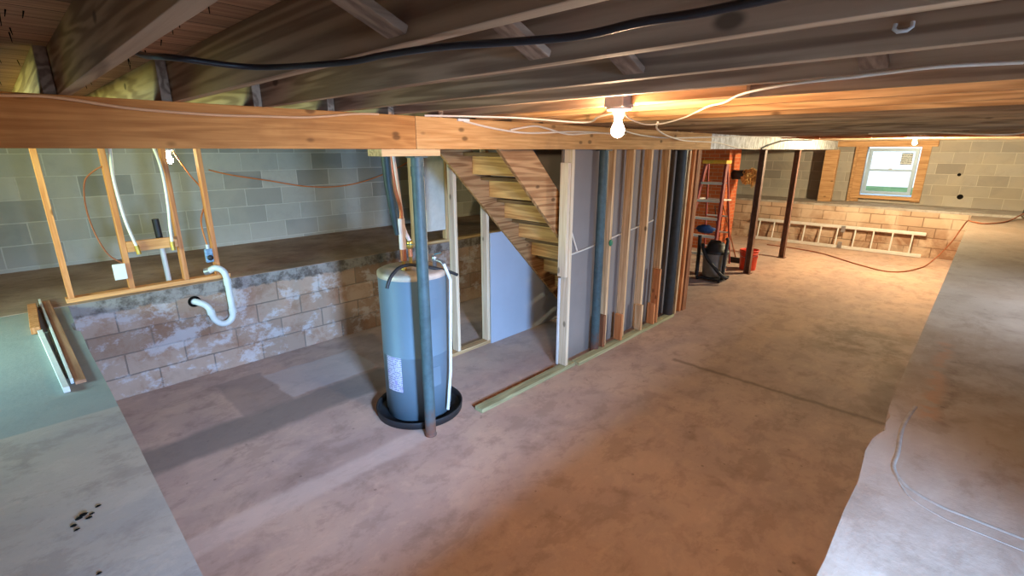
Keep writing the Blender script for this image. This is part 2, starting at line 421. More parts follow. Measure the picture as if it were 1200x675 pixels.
slab([(X0, Y0)] + [(PF, Y0)] + redge[::-1][:-1] + [(X0, .137)], .78, LZ, 'floor_ledge_right', m_ledgeR)
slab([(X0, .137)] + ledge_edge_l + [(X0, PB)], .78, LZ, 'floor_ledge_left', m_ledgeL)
slab([(X0, PB+.0), (PX, PB), (PX, PB-.006), (PF, PB-.006), (PF, Y1), (X0, Y1)], .90, LZ+.004, 'floor_ledge_back', m_ledgeB)
slab([(PF-.006, Y0), (X1, Y0), (X1, Y1), (PF-.006, Y1)], .90, .945, 'floor_ledge_far', m_ledgeF)
struct(MB().box(PX-.12, PX-.03, .1, PB, -.12, .78), 'wall_pit_left', m_blk_pit)
struct(MB().box(PX-.12, PF, .0, .09, -.12, .78), 'wall_pit_right', m_blk_pit)
struct(MB().box(PX-.12, PF+.1, PB, PB+.15, -.12, .899), 'wall_pit_back', m_blk_pit)
struct(MB().box(PF, PF+.15, .0, PB, -.12, .899), 'wall_pit_far', m_blk_farlow)
# upper walls with window openings
def wall_x(xa, xb, name, mat, op):   # wall in the YZ plane
    m = MB(); y0, y1, z0, z1 = op
    m.box(xa, xb, Y0-.2, y0, .6, CZ); m.box(xa, xb, y1, Y1+.2, .6, CZ)
    m.box(xa, xb, y0, y1, .6, z0); m.box(xa, xb, y0, y1, z1, CZ)
    return struct(m, name, mat)
def wall_y(ya, yb, name, mat, ops):
    m = MB(); x = X0-.2
    for (x0, x1, z0, z1) in ops:
        m.box(x, x0, ya, yb, .6, CZ); m.box(x0, x1, ya, yb, .6, z0); m.box(x0, x1, ya, yb, z1, CZ); x = x1
    m.box(x, X1+.2, ya, yb, .6, CZ)
    return struct(m, name, mat)
WN = (1.12, 2.08, 1.10, 2.17)        # far window opening y0 y1 z0 z1
wall_x(X1, X1+.2, 'wall_far', m_blk_far, WN)
wall_x(X0-.2, X0, 'wall_left', m_blk_side, (3.4, 4.6, 1.25, 2.05))
wall_y(Y1, Y1+.2, 'wall_back', m_blk_back, [])
wall_y(Y0-.2, Y0, 'wall_near', m_blk_side2, [(.05, .75, 1.3, 2.1), (5.0, 6.2, 1.3, 2.05)])  # the opening further along is added for fill light
# subfloor with nail points
m = MB().box(X0-.2, X1+.2, Y0-.2, Y1+.2, CZ, CZ+.03)
for i in range(70):
    x = random.choice([.42, .45, .48, .8, .83, .1, .06, -.05, .12]) + random.uniform(-.05, .05); y = random.uniform(.6, 4.2)
    m.tube([(x, y, CZ), (x+random.uniform(-.006,.006), y+random.uniform(-.006,.006), CZ-random.uniform(.018,.035))], [.0022,.001], 5, mi=1)
struct(m, 'ceiling', [m_plank, m_hole])

def window_frame(name, plane, u0, u1, z0, z1, face, inward, detail=True, n=1):
    """double-hung vinyl window; plane 'x' or 'y'"""
    root = bpy.data.objects.new(name, None); COL.objects.link(root); root['kind'] = 'structure'
    c = (face, (u0+u1)/2, z0) if plane == 'x' else ((u0+u1)/2, face, z0)
    root.location = c; root['_o'] = c
    def bx(m, ua, ub, za, zb, d0, d1):
        a, b = sorted((face-inward*d0, face-inward*d1))
        (m.box(a, b, ua, ub, za, zb) if plane == 'x' else m.box(ua, ub, a, b, za, zb))
    f = .035; zm = (z0+z1)/2+.03
    m = MB(); bx(m, u0, u0+f, z0, z1, .0, .09); bx(m, u1-f, u1, z0, z1, .0, .09); bx(m, u0+f, u1-f, z0, z0+f, .0, .09); bx(m, u0+f, u1-f, z1-f, z1, .0, .09)
    m.build('window_frame', m_vinyl, root, bevel=.003)
    for (nm, za, zb, d) in (('upper_sash', zm-.02, z1-f, .055), ('lower_sash', z0+f, zm+.02, .025)):
        s_ = .035; m = MB(); a, b = u0+f, u1-f
        bx(m, a, a+s_, za, zb, d, d+.025); bx(m, b-s_, b, za, zb, d, d+.025); bx(m, a+s_, b-s_, za, za+s_, d, d+.025); bx(m, a+s_, b-s_, zb-s_, zb, d, d+.025)
        sash = m.build(nm, m_vinyl, root, bevel=.002)
        if detail:
            m = MB(); bx(m, a+s_, b-s_, za+s_, zb-s_, d+.010, d+.014); m.build('window_pane', m_glass, sash)
            if nm == 'lower_sash':
                m = MB(); bx(m, (a+b)/2-.03, (a+b)/2+.03, zb, zb+.018, d-.004, d+.02); m.build('sash_lock', m_galv, sash, bevel=.003)
            else:
                m = MB(); bx(m, a+s_+.03, a+s_+.23, zb-s_-.28, zb-s_-.03, d+.0075, d+.009)
                st = m.build('window_sticker', m_sticker, sash); st['label'] = 'pale grey printed manufacturer sticker'
    return root
def glass():
    mt = bpy.data.materials.new('window_glass'); mt.use_nodes = True; t = mt.node_tree; t.nodes.clear()
    o = t.nodes.new('ShaderNodeOutputMaterial'); mx = t.nodes.new('ShaderNodeMixShader'); tr = t.nodes.new('ShaderNodeBsdfTransparent')
    g = t.nodes.new('ShaderNodeBsdfGlossy'); g.inputs['Roughness'].default_value = .02; fr = t.nodes.new('ShaderNodeFresnel')
    tr.inputs[0].default_value = (.95,.98,1,1)
    t.links.new(fr.outputs[0], mx.inputs[0]); t.links.new(tr.outputs[0], mx.inputs[1]); t.links.new(g.outputs[0], mx.inputs[2]); t.links.new(mx.outputs[0], o.inputs[0])
    return mt
m_glass = glass()
def sticker():
    t = NT('sticker_print'); P = t.coord('Object'); s = t.n('ShaderNodeSeparateXYZ'); t.l(P, s.inputs[0])
    a = t.math('FRACT', t.math('MULTIPLY', s.outputs[2], 22.0)); n = t.noise(P, 60, 2)
    f = t.math('MULTIPLY', t.math('GREATER_THAN', a, .5), t.math('GREATER_THAN', n, .45))
    return t.fin(t.mix(f, L((190,196,200)), L((90,96,104))), .6)
m_sticker = sticker()
window_frame('window_1', 'x', WN[0]+.03, WN[1]-.03, WN[2]+.03, WN[3]-.03, X1+.0, -1)
window_frame('window_2', 'x', 3.4, 4.6, 1.25, 2.05, X0, 1, False)
window_frame('window_3', 'y', .05, .75, 1.3, 2.1, Y0, 1, False)
window_frame('added_fill_window', 'y', 5.0, 6.2, 1.3, 2.05, Y0, 1, False)  # added unseen window, there only to carry fill light
# rough wood framing round the far window
def trimb(n, a, mat):
    m = MB().box(*a); o = struct(m, 'trim_%d' % n, mat, bevel=.003, loc=((a[0]+a[1])/2, (a[2]+a[3])/2, a[4])); return o
trimb(1, (13.80, 13.9, .86, 2.85, 2.175, 2.3), w_winfr)
trimb(2, (13.84, 13.9, .96, 1.12, 1.0, 2.175), w_winfr)
trimb(3, (13.84, 13.9, 2.08, 2.24, .95, 2.175), w_winfr)
trimb(4, (13.80, 13.92, .96, 2.24, 1.03, 1.10), w_winfr)
trimb(5, (13.82, 13.9, 2.24, 2.30, .945, 2.175), w_winfr)
# outdoors seen through the far window
m_grass = plain('lawn_green', L((96,140,84)), .9, var=.3, sc_=3)
m_drive = plain('pale_gravel', L((236,236,232)), .9, var=.05, sc_=3)
m_walk = plain('blue_grey_paving', L((120,150,176)), .9, var=.1)
struct(MB().box(14.1, 14.9, -3, 6, .9, 1.08), 'trim_6', m_walk)
g = MB().box(14.9, 17.5, -6, 9, .9, 1.10).build('lawn', m_grass); tag(g, 'strip of green lawn outside the far basement window', 'grass'); g['kind'] = 'stuff'
struct(MB().box(17.5, 60, -30, 40, .9, 1.08), 'floor_driveway', m_drive)
# mortar ridge on the right ledge
m = MB()
pts = [(3.945,.028),(3.35,.034),(2.884,.037),(2.612,.059),(2.355,.049),(2.217,.047),(2.12,.0),(2.067,-.098),(2.06,-.208),(2.04,-.6),(1.99,-1.2)]
m.tube([(x, y, LZ-.009) for x, y in pts[2:]], .0125, 8, smoothpath=8)
m.tube([(x-.07, y-.02+(0 if x > 2.2 else -.0), LZ-.004) for x, y in pts[5:]], .006, 8, smoothpath=8)
struct(m, 'trim_7', plain('old_mortar', L((160,150,140)), .9, var=.15, sc_=20, bump=.8))

# ------------------------------------------------------------------ framing overhead
JZ = 2.30; JW = .038
jx = [.246 + .375*i for i in range(-5, 36)]
ordn = ['first', 'second', 'third', 'fourth', 'fifth', 'sixth']
k = 0
for i, x in enumerate(jx):
    x -= JW/2
    if x+.04 > 13.75: break
    vis = i-5
    new = x > 2.3 and x < 3.5
    z0 = JZ + (random.uniform(-.004, .004) if vis > 3 else 0)
    o = MB().box(x, x+JW, Y0, 2.74, z0, CZ).build('floor_joist', w_joist_n if new else w_joist, loc=(x+JW/2, .5, z0), bevel=.0015)
    if 0 <= vis < 6:
        lab = ['old brown floor joist crossing the top left corner, nearest to the camera',
               'wide knotty floor joist in the upper left, second from the camera',
               'grey-brown floor joist that the black cable runs along, third from the camera',
               'grey floor joist with wavy contour grain and a white cable staple near the top right',
               'floor joist just in front of the light bulb box, brace end beside it',
               'yellow-brown floor joist carrying the light bulb box and the white cable'][vis]
        tag(o, lab, 'joist')
    elif new: tag(o, 'fresh orange-tan floor joist just beyond the bare light bulb', 'joist', 'orange-tan joists lit by the bulb')
    elif vis < 0: tag(o, 'floor joist above and behind the viewpoint', 'joist', 'joists behind the viewpoint')
    else: tag(o, 'old dark floor joist deep in the room beyond the bulb, seen end-on among many', 'joist', 'dark joists at the far end')
# lapped joists on the other side of the beam
for i, x in enumerate(jx):
    x = x - JW/2 - JW - .002
    if x > 13.6: break
    if 2.4 < x < 5.2:   # stair well
        o = MB().box(x, x+JW, 3.76, Y1, JZ, CZ).build('lapped_joist', w_joist, loc=(x, 5, JZ), bevel=.0015)
        tag(o, 'joist over the back ledge beyond the staircase', 'joist', 'joists beyond the staircase'); continue
    ye = 3.885 if 10.45 < x < 11.16 else Y1
    o = MB().box(x, x+JW, 2.635, ye, JZ, CZ).build('lapped_joist', w_joist, loc=(x, 4.5, JZ), bevel=.0015)
    v = i-5
    if v in (0, 1, 2, 3):
        tag(o, ['yellow-green lit joist beyond the beam at the far left', 'yellow-green lit joist beyond the beam, second from the left',
                'yellow-green lit joist beyond the beam, third from the left', 'yellow-green lit joist beyond the beam, fourth from the left'][v], 'joist')
    else: tag(o, 'joist on the back side of the beam, mostly hidden behind it', 'joist', 'joists hidden behind the beam')
# main beam
bm_ = (2.62, 2.80)
b = MB().box(X0, 1.865, *bm_, 2.103, 2.30).build('support_beam', w_beam_l, loc=(.4, 2.7, 2.103), bevel=.003); tag(b, 'orange-brown wooden support beam spanning the left half, over the water heater', 'beam')
b = MB().box(1.868, 6.40, *bm_, 2.103, 2.30).build('support_beam', w_beam, loc=(4, 2.7, 2.103), bevel=.003); tag(b, 'knotty wooden support beam over the stairs and stud wall, behind the bulb', 'beam')
t = NT('weathered_white_beam'); P = t.coord('Object'); n = t.noise(t.mapp(P, (2, 6, .8)), 9, 5, .7)
m_wb = t.fin(t.mix(t.step(n, .35, .65), L((150,148,146)), L((220,222,224))), .7)
b = MB().box(6.41, 13.62, 2.63, 2.77, 2.11, 2.30).build('support_beam', m_wb, loc=(10, 2.7, 2.11), bevel=.004); tag(b, 'whitewashed grey support beam leading to the far wall over the rusty posts', 'beam')
o = MB().box(1.62, 2.06, 2.63, 2.79, 2.06, 2.102).build('shim_block', w_platex, loc=(1.84, 2.71, 2.06), bevel=.002); tag(o, 'flat wood shim between the beam joint and the post by the water heater', 'shim')
# bridging struts
w_strut = wood('strut_wood', 0, L((170,138,112)), L((112,84,64)), rings=.6, knots=.2)
def strut(xa, xb, y, up, lab):
    za, zb = (2.455, 2.32) if not up else (2.32, 2.455)
    o = MB().bar((xa+.002, y, za), (xb-.002, y, zb), .065, .018, up=(0, 0, 1)).build('bridging_strut', w_strut, loc=(xa, y, min(za, zb)), bevel=.002); tag(o, lab, 'brace')
strut(jx[5]+.019, jx[6]-.019, .885, 0, 'diagonal brace between joists with two nail heads, top centre-left')
strut(jx[6]+.019, jx[7]-.019, .84, 0, 'diagonal brace end under the joist above the black cable, top centre')
strut(jx[7]+.019, jx[8]-.019, .80, 0, 'diagonal brace above the bare light bulb')
strut(jx[8]+.019, jx[9]-.019, .28, 0, 'diagonal brace end between joists at the upper right')
# sistered board end on the joist by the bulb
o = MB().box(jx[10]-.058, jx[10]-.0195, .73, 1.228, 2.302, 2.44).build('sister_board', w_joist_n, loc=(jx[10]-.04, 1.1, 2.285), bevel=.002); tag(o, 'short bright orange board fixed along a joist beside the light bulb', 'board')

# ------------------------------------------------------------------ light bulbs
POW = dict(main=60, far=520, left=10)
def glow(watts, r=.031): return watts/(PI*4*PI*r*r*1.2)
m_bulb = emis('lit_bulb_warm', (1, .68, .42), glow(POW['main']))
m_bulb_f = emis('lit_bulb_far', (1, .83, .50), glow(POW['far']))
m_bulb2 = emis('lit_bulb_greenish', (1, .95, .6), glow(POW['left']))
def bulb(x, y, z, lab, boxed=True, mat=None, r=.031, top=2.30):
    root = empty('bare_bulb_light', (x, y, z), lab, 'light')
    MB().lathe([(.0001,-r),(r*.5,-r*.87),(r*.87,-r*.5),(r,0),(r*.93,r*.45),(r*.68,r*.95),(r*.48,r*1.45),(r*.42,r*1.75)], (x, y, z), 24).build('bulb', mat or m_bulb, root)
    MB().lathe([(.0001, r*1.75),(.018,r*1.75),(.022,r*1.95),(.026,.085),(.055,.09),(.057,.10),(.0001,.10)], (x, y, z), 28).build('lamp_holder', m_socket, root)
    if boxed: MB().box(x-.05, x+.05, y-.05, y+.05, z+.10, top+(.06 if x < 5 else 0)).build('junction_box', m_boxpl, root, bevel=.006)
    return root
bulb(2.052, 1.285, 2.185, 'bare lit bulb hanging from a box under the joists near the centre, brightest light', mat=m_bulb)
bulb(10.7, .977, 2.215, 'small lit bare bulb in front of the far window', mat=m_bulb_f)
bulb(1.17, 5.62, 2.0, 'lit bare bulb by the back block wall behind the left studs', boxed=False, mat=m_bulb2)
o = MB().tube([(1.17,5.62,2.10),(1.17,5.62,2.2),(1.175,5.62,2.30)], .006).build('lamp_cord', m_cable_w, loc=(1.17,5.62,2.10)); tag(o, 'short cord the bulb by the back wall hangs on', 'cord')
def daylight(loc, size, direc, power, col, spread=180):
    ld = bpy.data.lights.new('window_and_fill_light', 'AREA'); ld.shape = 'RECTANGLE'; ld.size, ld.size_y = size; ld.energy = power; ld.color = col; ld.spread = math.radians(spread)
    o = bpy.data.objects.new('window_and_fill_light', ld); COL.objects.link(o); o.location = loc
    o.rotation_euler = Vector(direc).to_track_quat('-Z', 'Y').to_euler(); return o
daylight((X0-.13, 4.0, 1.65), (1.1, .7), (1, 0, -.45), 52, (.42, .86, 1), 120)
daylight((X0-.12, 3.9, 1.55), (1.1, .6), (1, .36, .55), 52, (.86, 1, .18), 116)   # daylight thrown up off the lawn
daylight((.40, Y0-.13, 1.70), (.6, .7), (.30, 1, -.45), 190, (.34, .58, 1), 70)
daylight((5.6, Y0-.13, 1.68), (1.1, .7), (0, 1, -.55), 60, (.7, .82, 1), 110)  # added fill lamp in the unseen extra opening of the near wall
daylight((14.4, 1.6, 2.62), (.8, .5), (-1, 0, -.95), 70, (.6, .8, 1))
W = bpy.data.worlds.new('sky'); sc.world = W; W.use_nodes = True
bg = W.node_tree.nodes['Background']; bg.inputs[0].default_value = (.86, .94, 1, 1); bg.inputs[1].default_value = 1.7

# ------------------------------------------------------------------ steel posts
def post(name, x, y, r, mat, lab, top=2.06, flange=.0, base=True):
    root = empty(name, (x, y, 0), lab, 'post')
    MB().tube([(x, y, .012), (x, y, top-.008)], r, 24).build('shaft', mat, root)
    if base: MB().lathe([(.0001,0),(r*1.12,0),(r*1.12,.010),(r*1.02,.014),(.0001,.014)], (x, y, 0), 24).build('base_plate', mat, root)
    MB().box(x-r*1.25, x+r*1.25, y-r*1.25, y+r*1.25, top-.010, top).build('top_plate', mat, root, bevel=.001)
    return root
p = post('steel_post', 1.920, 2.700, .041, m_post, 'green-grey round steel post with a rusty foot in front of the water heater', top=2.058)
MB().lathe([(.043,1.93),(.0445,1.935),(.0445,1.99),(.043,1.995)], (1.920,2.700,0), 24).build('collar', m_post, p)
post('steel_post', 4.12, 2.715, .045, m_post, 'round blue-green steel post in the stud wall beside the doubled pale stud', top=2.102)
post('steel_post', 5.74, 2.68, .062, m_post_d, 'dark round steel post near the right end of the stud wall', top=2.102)
def hpost(x, y, lab):
    root = empty('steel_post', (x, y, 0), lab, 'post')
    m = MB(); m.box(x-.05, x+.05, y-.045, y-.036, .008, 2.10); m.box(x-.05, x+.05, y+.036, y+.045, .008, 2.10); m.box(x-.004, x+.004, y-.036, y+.036, .008, 2.10)
    m.build('shaft', m_post_r, root, bevel=.001); MB().box(x-.075, x+.075, y-.07, y+.07, 0, .008).build('base_plate', m_post_r, root); MB().box(x-.07, x+.07, y-.065, y+.065, 2.10, 2.109).build('top_plate', m_post_r, root)
hpost(8.87, 2.745, 'red-brown steel post standing in front of the red bucket')
hpost(10.72, 2.70, 'red-brown steel post in the middle of the far floor, in front of the long ladder')
o = MB().box(13.36, 13.50, 2.53, 2.80, .946, 2.108).build('wooden_post', w_winfr, loc=(13.43, 2.66, .946), bevel=.003); tag(o, 'orange wooden post on the far ledge holding up the whitewashed beam', 'post')

# ------------------------------------------------------------------ water heater
hx, hy, hr, hz = 2.11, 3.10, .268, 1.215
root = empty('drain_pan', (hx, hy, 0), 'round black drain pan on the floor under the water heater', 'pan')
MB().lathe([(.0001,.004),(.335,.004),(.338,.012),(.344,.055),(.356,.058),(.358,.052),(.352,.0),(.0001,.0)], (hx,hy,0), 64).build('pan_body', m_black, root)
MB().lathe([(.0001,0),(.02,0),(.02,.014),(.012,.014),(.012,.024),(.0001,.024)], (hx+.350,hy-.02,.034), 20, 'x').build('drain_fitting', m_pvc, root)
root = empty('water_heater', (hx, hy, .006), 'grey-blue cylindrical water heater standing in a black pan', 'water heater')
MB().lathe([(.0001,.008),(hr-.02,.008),(hr-.012,.012),(hr-.012,.06),(hr,.065),(hr,.55),(hr+.0015,.553),(hr+.0015,.563),(hr,.566),(hr,hz-.03)], (hx,hy,0), 72).build('tank_jacket', m_heater, root)
MB().lathe([(hr+.002,hz-.045),(hr+.004,hz-.03),(hr+.002,hz-.012),(hr-.02,hz),(.0001,hz+.004)], (hx,hy,0), 72).build('top_cap', plain('heater_top', L((196,178,160)), .45, .2), root)
# label wrapped on the jacket
def wrap(nm, mat, a0, a1, z0, z1, off, n=10):
    m = MB(); vs = []; fs = []
    for i in range(n+1):
        a = math.radians(a0+(a1-a0)*i/n)
        for rr in (hr+off, hr+off+.002):
            for z in (z0, z1): vs.append((hx+rr*math.cos(a), hy+rr*math.sin(a), z))
    for i in range(n):
        b = i*4; c = b+4
        fs += [(b+2,c+2,c+3,b+3),(b,b+1,c+1,c),(b+1,b+3,c+3,c+1),(b,c,c+2,b+2)]
    fs += [(0,2,3,1),(n*4,n*4+1,n*4+3,n*4+2)]
    m.add(vs, fs); return m.build(nm, mat, root)
def label_mat():
    t = NT('heater_label_print'); P = t.coord('Object'); s = t.n('ShaderNodeSeparateXYZ'); t.l(P, s.inputs[0])
    l_ = t.math('FRACT', t.math('MULTIPLY', s.outputs[2], 60.0)); n = t.noise(P, 70, 2)
    f = t.math('MULTIPLY', t.math('GREATER_THAN', l_, .55), t.math('GREATER_THAN', n, .47))
    f2 = t.math('GREATER_THAN', t.noise(P, 9, 1), .58)
    c = t.mix(f, L((186,186,204)), L((110,102,150))); c = t.mix(t.math('MULTIPLY', f2, .5), c, L((150,130,196)))
    return t.fin(c, .5)
o = wrap('rating_label', label_mat(), 176, 208, .27, .56, 0); o['label'] = 'white and lilac printed instruction label'
wrap('access_cover', m_heater, 252, 276, .30, .46, 0); wrap('access_cover', m_heater, 252, 276, .86, 1.02, 0)
# nipples and T&P valve on top
MB().lathe([(.0001,0),(.02,0),(.02,.02),(.013,.024),(.013,.075),(.0001,.075)], (hx-.095,hy-.03,hz), 20).build('inlet_fitting', m_brass, root)
MB().lathe([(.0001,0),(.02,0),(.02,.02),(.013,.024),(.013,.075),(.0001,.075)], (hx+.03,hy+.06,hz), 20).build('outlet_fitting', m_brass, root)
tp = MB(); tp.lathe([(.0001,0),(.016,0),(.016,.05),(.022,.055),(.022,.085),(.012,.10),(.0001,.10)], (hx+.125,hy-.12,hz), 20)
tp.tube([(hx+.125,hy-.12,hz+.065),(hx+.135,hy-.20,hz+.055),(hx+.137,hy-.22,hz+.03)], .014, 14)
tpv = tp.build('relief_valve', m_galv, root)
MB().bar((hx+.125,hy-.12,hz+.105),(hx+.165,hy-.155,hz+.115),.012,.004).build('valve_lever', m_teal, tpv)
o = MB().tube([(hx+.137,hy-.222,hz+.04),(hx+.14,hy-.29,hz-.07),(hx+.10,hy-.302,.4),(hx+.058,hy-.303,.075)], .0125, 14).build('discharge_pipe', m_pvc, root); o['label'] = 'thin white pipe running down the side'
# supply pipes
root = empty('supply_pipe', (2.0, 3.05, hz+.08), 'copper and white foam-wrapped pipe rising from the heater to the beam', 'pipe')
pA = Vector((hx-.095, hy-.03, hz+.075))
MB().tube([pA, pA+Vector((0,0,.10))], .024, 16).build('union', m_copper, root)
MB().tube([pA+Vector((0,0,.09)), pA+Vector((.0,.0,.32))], .026, 16).build('foam_sleeve', m_foam, root)
MB().tube([pA+Vector((0,0,.31)), pA+Vector((-.0,.0,.40)), (1.975,3.06,1.82), (1.94,3.04,2.02), (1.92,3.03,2.30)], .013, 14, smoothpath=6).build('copper_pipe', m_copper, root)
root = empty('supply_pipe', (hx+.03, hy+.06, hz+.08), 'pink-white wrapped pipe with a brass valve behind the post on the heater', 'pipe')
pB = Vector((hx+.03, hy+.06, hz+.075))
MB().tube([pB, pB+Vector((0,0,.07))], .018, 16).build('union', m_copper, root)
v_ = MB().lathe([(.0001,.065),(.022,.065),(.026,.085),(.026,.115),(.02,.13),(.0001,.13)], pB, 20).build('ball_valve', m_brass, root)
MB().bar(pB+Vector((0,-.03,.10)), pB+Vector((-.09,-.05,.115)), .016, .006).build('valve_handle', m_teal, v_)
MB().tube([pB+Vector((0,0,.12)), pB+Vector((-.06,-.02,.24)), pB+Vector((-.085,-.03,.42)), (2.03,3.12,1.9),(1.99,3.12,2.30)], .014, 14, smoothpath=6).build('riser', m_foam, root)
o = MB().tube([(1.852,2.97,2.30),(1.868,2.99,2.10),(1.895,3.02,1.88),(1.925,3.03,1.66),(1.955,3.045,1.50)], [.036,.034,.030,.024,.016], 18).build('insulated_pipe', m_blackpipe, loc=(1.955,3.045,1.50)); tag(o, 'dark green-black insulated pipe slanting down from the beam to the heater pipes', 'pipe')
o = MB().tube([(1.74,2.88,1.165),(1.76,2.88,1.215),(1.80,2.89,1.255),(1.88,2.92,1.285),(1.98,2.94,1.285),(2.07,2.93,1.262),(2.2,2.905,1.222),(2.29,2.88,1.19),(2.37,2.87,1.15)], .0125, 12, smoothpath=6).build('flexible_hose', m_black, loc=(1.98,2.94,1.27)); tag(o, 'black flexible tube arching over the top of the water heater', 'hose')

# ------------------------------------------------------------------ stud walls by the stairs
def stud(x, y, z0, z1, mat, lab, name='wall_stud', w=.038, d=.089, grp=None):
    o = MB().box(x, x+w, y-d/2, y+d/2, z0, z1).build(name, mat, loc=(x+w/2, y, z0), bevel=.002); tag(o, lab, 'stud', grp); return o
PZ = .040
o = MB().prism([(2.40,2.64,0),(3.68,2.64,0),(3.68,2.73,0),(2.40,2.73,0)], (0,0,.038)).build('bottom_plate', w_treated, loc=(3,2.7,0), bevel=.003); tag(o, 'greenish treated floor plate in front, from beside the pan to the second steel post', 'plate')
o = MB().box(3.70, 5.79, 2.61, 2.70, 0, .038).build('bottom_plate', w_treated, loc=(4.7,2.65,0), bevel=.003); tag(o, 'greenish treated floor plate under the right half of the stud wall', 'plate')
o = MB().box(2.42, 3.50, 2.76, 2.79, 0, .014).build('floor_strip', w_red, loc=(3,2.77,0), bevel=.002); tag(o, 'thin rusty brown strip lying on the floor behind the front plate', 'strip')
stud(3.535, 2.70, PZ, 2.102, w_stud_w, 'tall pale stud at the near end of the stud wall, right of the stairs')
stud(3.494, 2.71, .95, 1.99, w_stud_w, 'short pale stud piece fixed to the left side of the tall pale stud')
stud(3.505, 2.745, .042, .93, m_whitepaint, 'narrow white strip along the lower left side of the tall pale stud', w=.018, d=.02, name='edge_strip')
xs = [4.23, 4.60, 4.98, 5.38]
for i, x in enumerate(xs):
    stud(x, 2.715, .041 if i != 1 else .041, 2.102, w_stud, ['knotty stud just right of the second steel post', 'stud between the knotty stud and the stud with a dark crack', 'stud with a long dark crack, third of the knotty studs', 'stud just left of the dark steel post'][i])
def block(x, y, z1, mat, lab, w=.038, d=.089):
    o = MB().box(x, x+w, y-d/2, y+d/2, .040, z1).build('cripple_block', mat, loc=(x+w/2, y, .04), bevel=.002); tag(o, lab, 'block')
block(4.19, 2.70, .40, w_red, 'short red-brown block at the foot of the knotty stud')
block(4.49, 2.665, .34, w_stud_o, 'short tan block at the foot of the stud wall, second from the left')
block(4.93, 2.665, .35, w_stud, 'short block at the foot of the cracked stud')
block(5.22, 2.66, .30, w_stud_o, 'low tan block between the last two studs of the wall')
block(5.30, 2.66, .72, w_stud_o, 'knee-high tan block against the stud left of the dark post')
stud(5.90, 2.70, 0, 2.102, w_stud, 'stud just right of the dark steel post')
o = MB().box(6.10, 6.20, 2.64, 2.80, 0, 2.102).build('corner_post', w_red, loc=(6.15,2.72,0), bevel=.003); tag(o, 'red-brown wooden corner post at the right end of the stud wall', 'post')
o = MB().box(6.03, 6.085, 2.655, 2.745, 0, 2.102).build('corner_post', w_stud_o, loc=(6.05,2.7,0), bevel=.003); tag(o, 'lighter board beside the red-brown corner post', 'post')
o = MB().box(3.585, 6.09, 2.80, 2.815, .001, 2.29).build('drywall_sheet', m_dry, loc=(4.8,2.81,.05)); tag(o, 'grey-mauve drywall behind the front studs and steel posts', 'drywall')
o = MB().tube([(3.62,2.785,1.11),(3.9,2.785,1.13),(4.2,2.785,1.16),(4.7,2.785,1.22),(5.1,2.785,1.26),(5.35,2.785,1.29)], .009, 8, smoothpath=3).build('thin_pipe', m_cable_w, loc=(4.4,2.785,1.15)); tag(o, 'thin white line running level across the grey drywall', 'pipe')
o = MB().tube([(3.66,2.783,1.47),(3.75,2.783,1.30),(3.83,2.783,1.14)], .008, 8).build('thin_pipe', m_cable_w, loc=(3.75,2.785,1.15)); tag(o, 'short white line slanting down the drywall left of the steel post', 'pipe')
o = MB().lathe([(.0001,0),(.03,0),(.035,-.006),(.03,-.012),(.0001,-.012)], (4.245,2.669,1.18), 20, 'y').build('green_marker', plain('green_paint', L((40,120,86)), .6), loc=(4.245,2.66,1.18)); tag(o, 'small round green tag on the knotty stud', 'tag')
# rear stair wall
o = MB().box(2.44, 5.25, 3.69, 3.78, 0, .038).build('bottom_plate', w_platex, loc=(3.8,3.73,0), bevel=.003); tag(o, 'floor plate of the rear stair wall under the drywall', 'plate')
stud(3.03, 3.735, PZ, 2.29, w_stud_w, 'tall white-lit stud of the rear stair wall, just right of the heater')
stud(3.46, 3.735, PZ, 2.29, w_stud_w, 'white-lit stud at the left edge of the blue-lit drywall')
stud(2.66, 3.735, PZ, 2.29, w_stud_w, 'stud of the rear stair wall hidden behind the heater and post')
o = MB().box(3.50, 5.2, 3.672, 3.686, .001, 1.25).build('drywall_sheet', m_dryb, loc=(4.3,3.68,.06)); tag(o, 'smooth drywall panel under the stairs lit blue', 'drywall')
o = MB().box(4.0, 6.05, 3.672, 3.686, 1.262, 2.29).build('drywall_sheet', m_dry, loc=(5,3.68,1.262)); tag(o, 'upper drywall sheet on the rear stair wall, seen above the stringer', 'drywall')
# stairs
root = empty('staircase', (4.9, 3.3, 0), 'open-backed wooden staircase seen from underneath behind the beam', 'stairs')
def stringer(y0, y1, mat, lab=None):
    s1, s2 = 4.915, 5.325
    m = MB().prism([(s1-2.29, y0, 2.29), (s1-0.0, y0, .0), (s2-.0, y0, .0), (s2-2.29, y0, 2.29)], (0, y1-y0, 0)); o = m.build('stringer', mat, root, bevel=.003)
stringer(2.845, 2.883, w_string); stringer(3.632, 3.670, w_string)
sx, sz = .222, .233
for i in range(-1, 8):
    x = 3.225+i*sx; zt = 2.05-i*sz          # back of riser, top of riser
    zb = zt-sz
    if zb < .1: break
    m = MB().box(x+.11, x+sx+.03, 2.884, 3.631, zb-.008, zb+.026); m  .build('tread', w_tread, root, bevel=.004)
    z1 = min(zt, 2.29)
    MB().box(x, x+.019, 2.885, 3.630, zb+.052, z1-.012).build('riser', w_stair, root, bevel=.002)

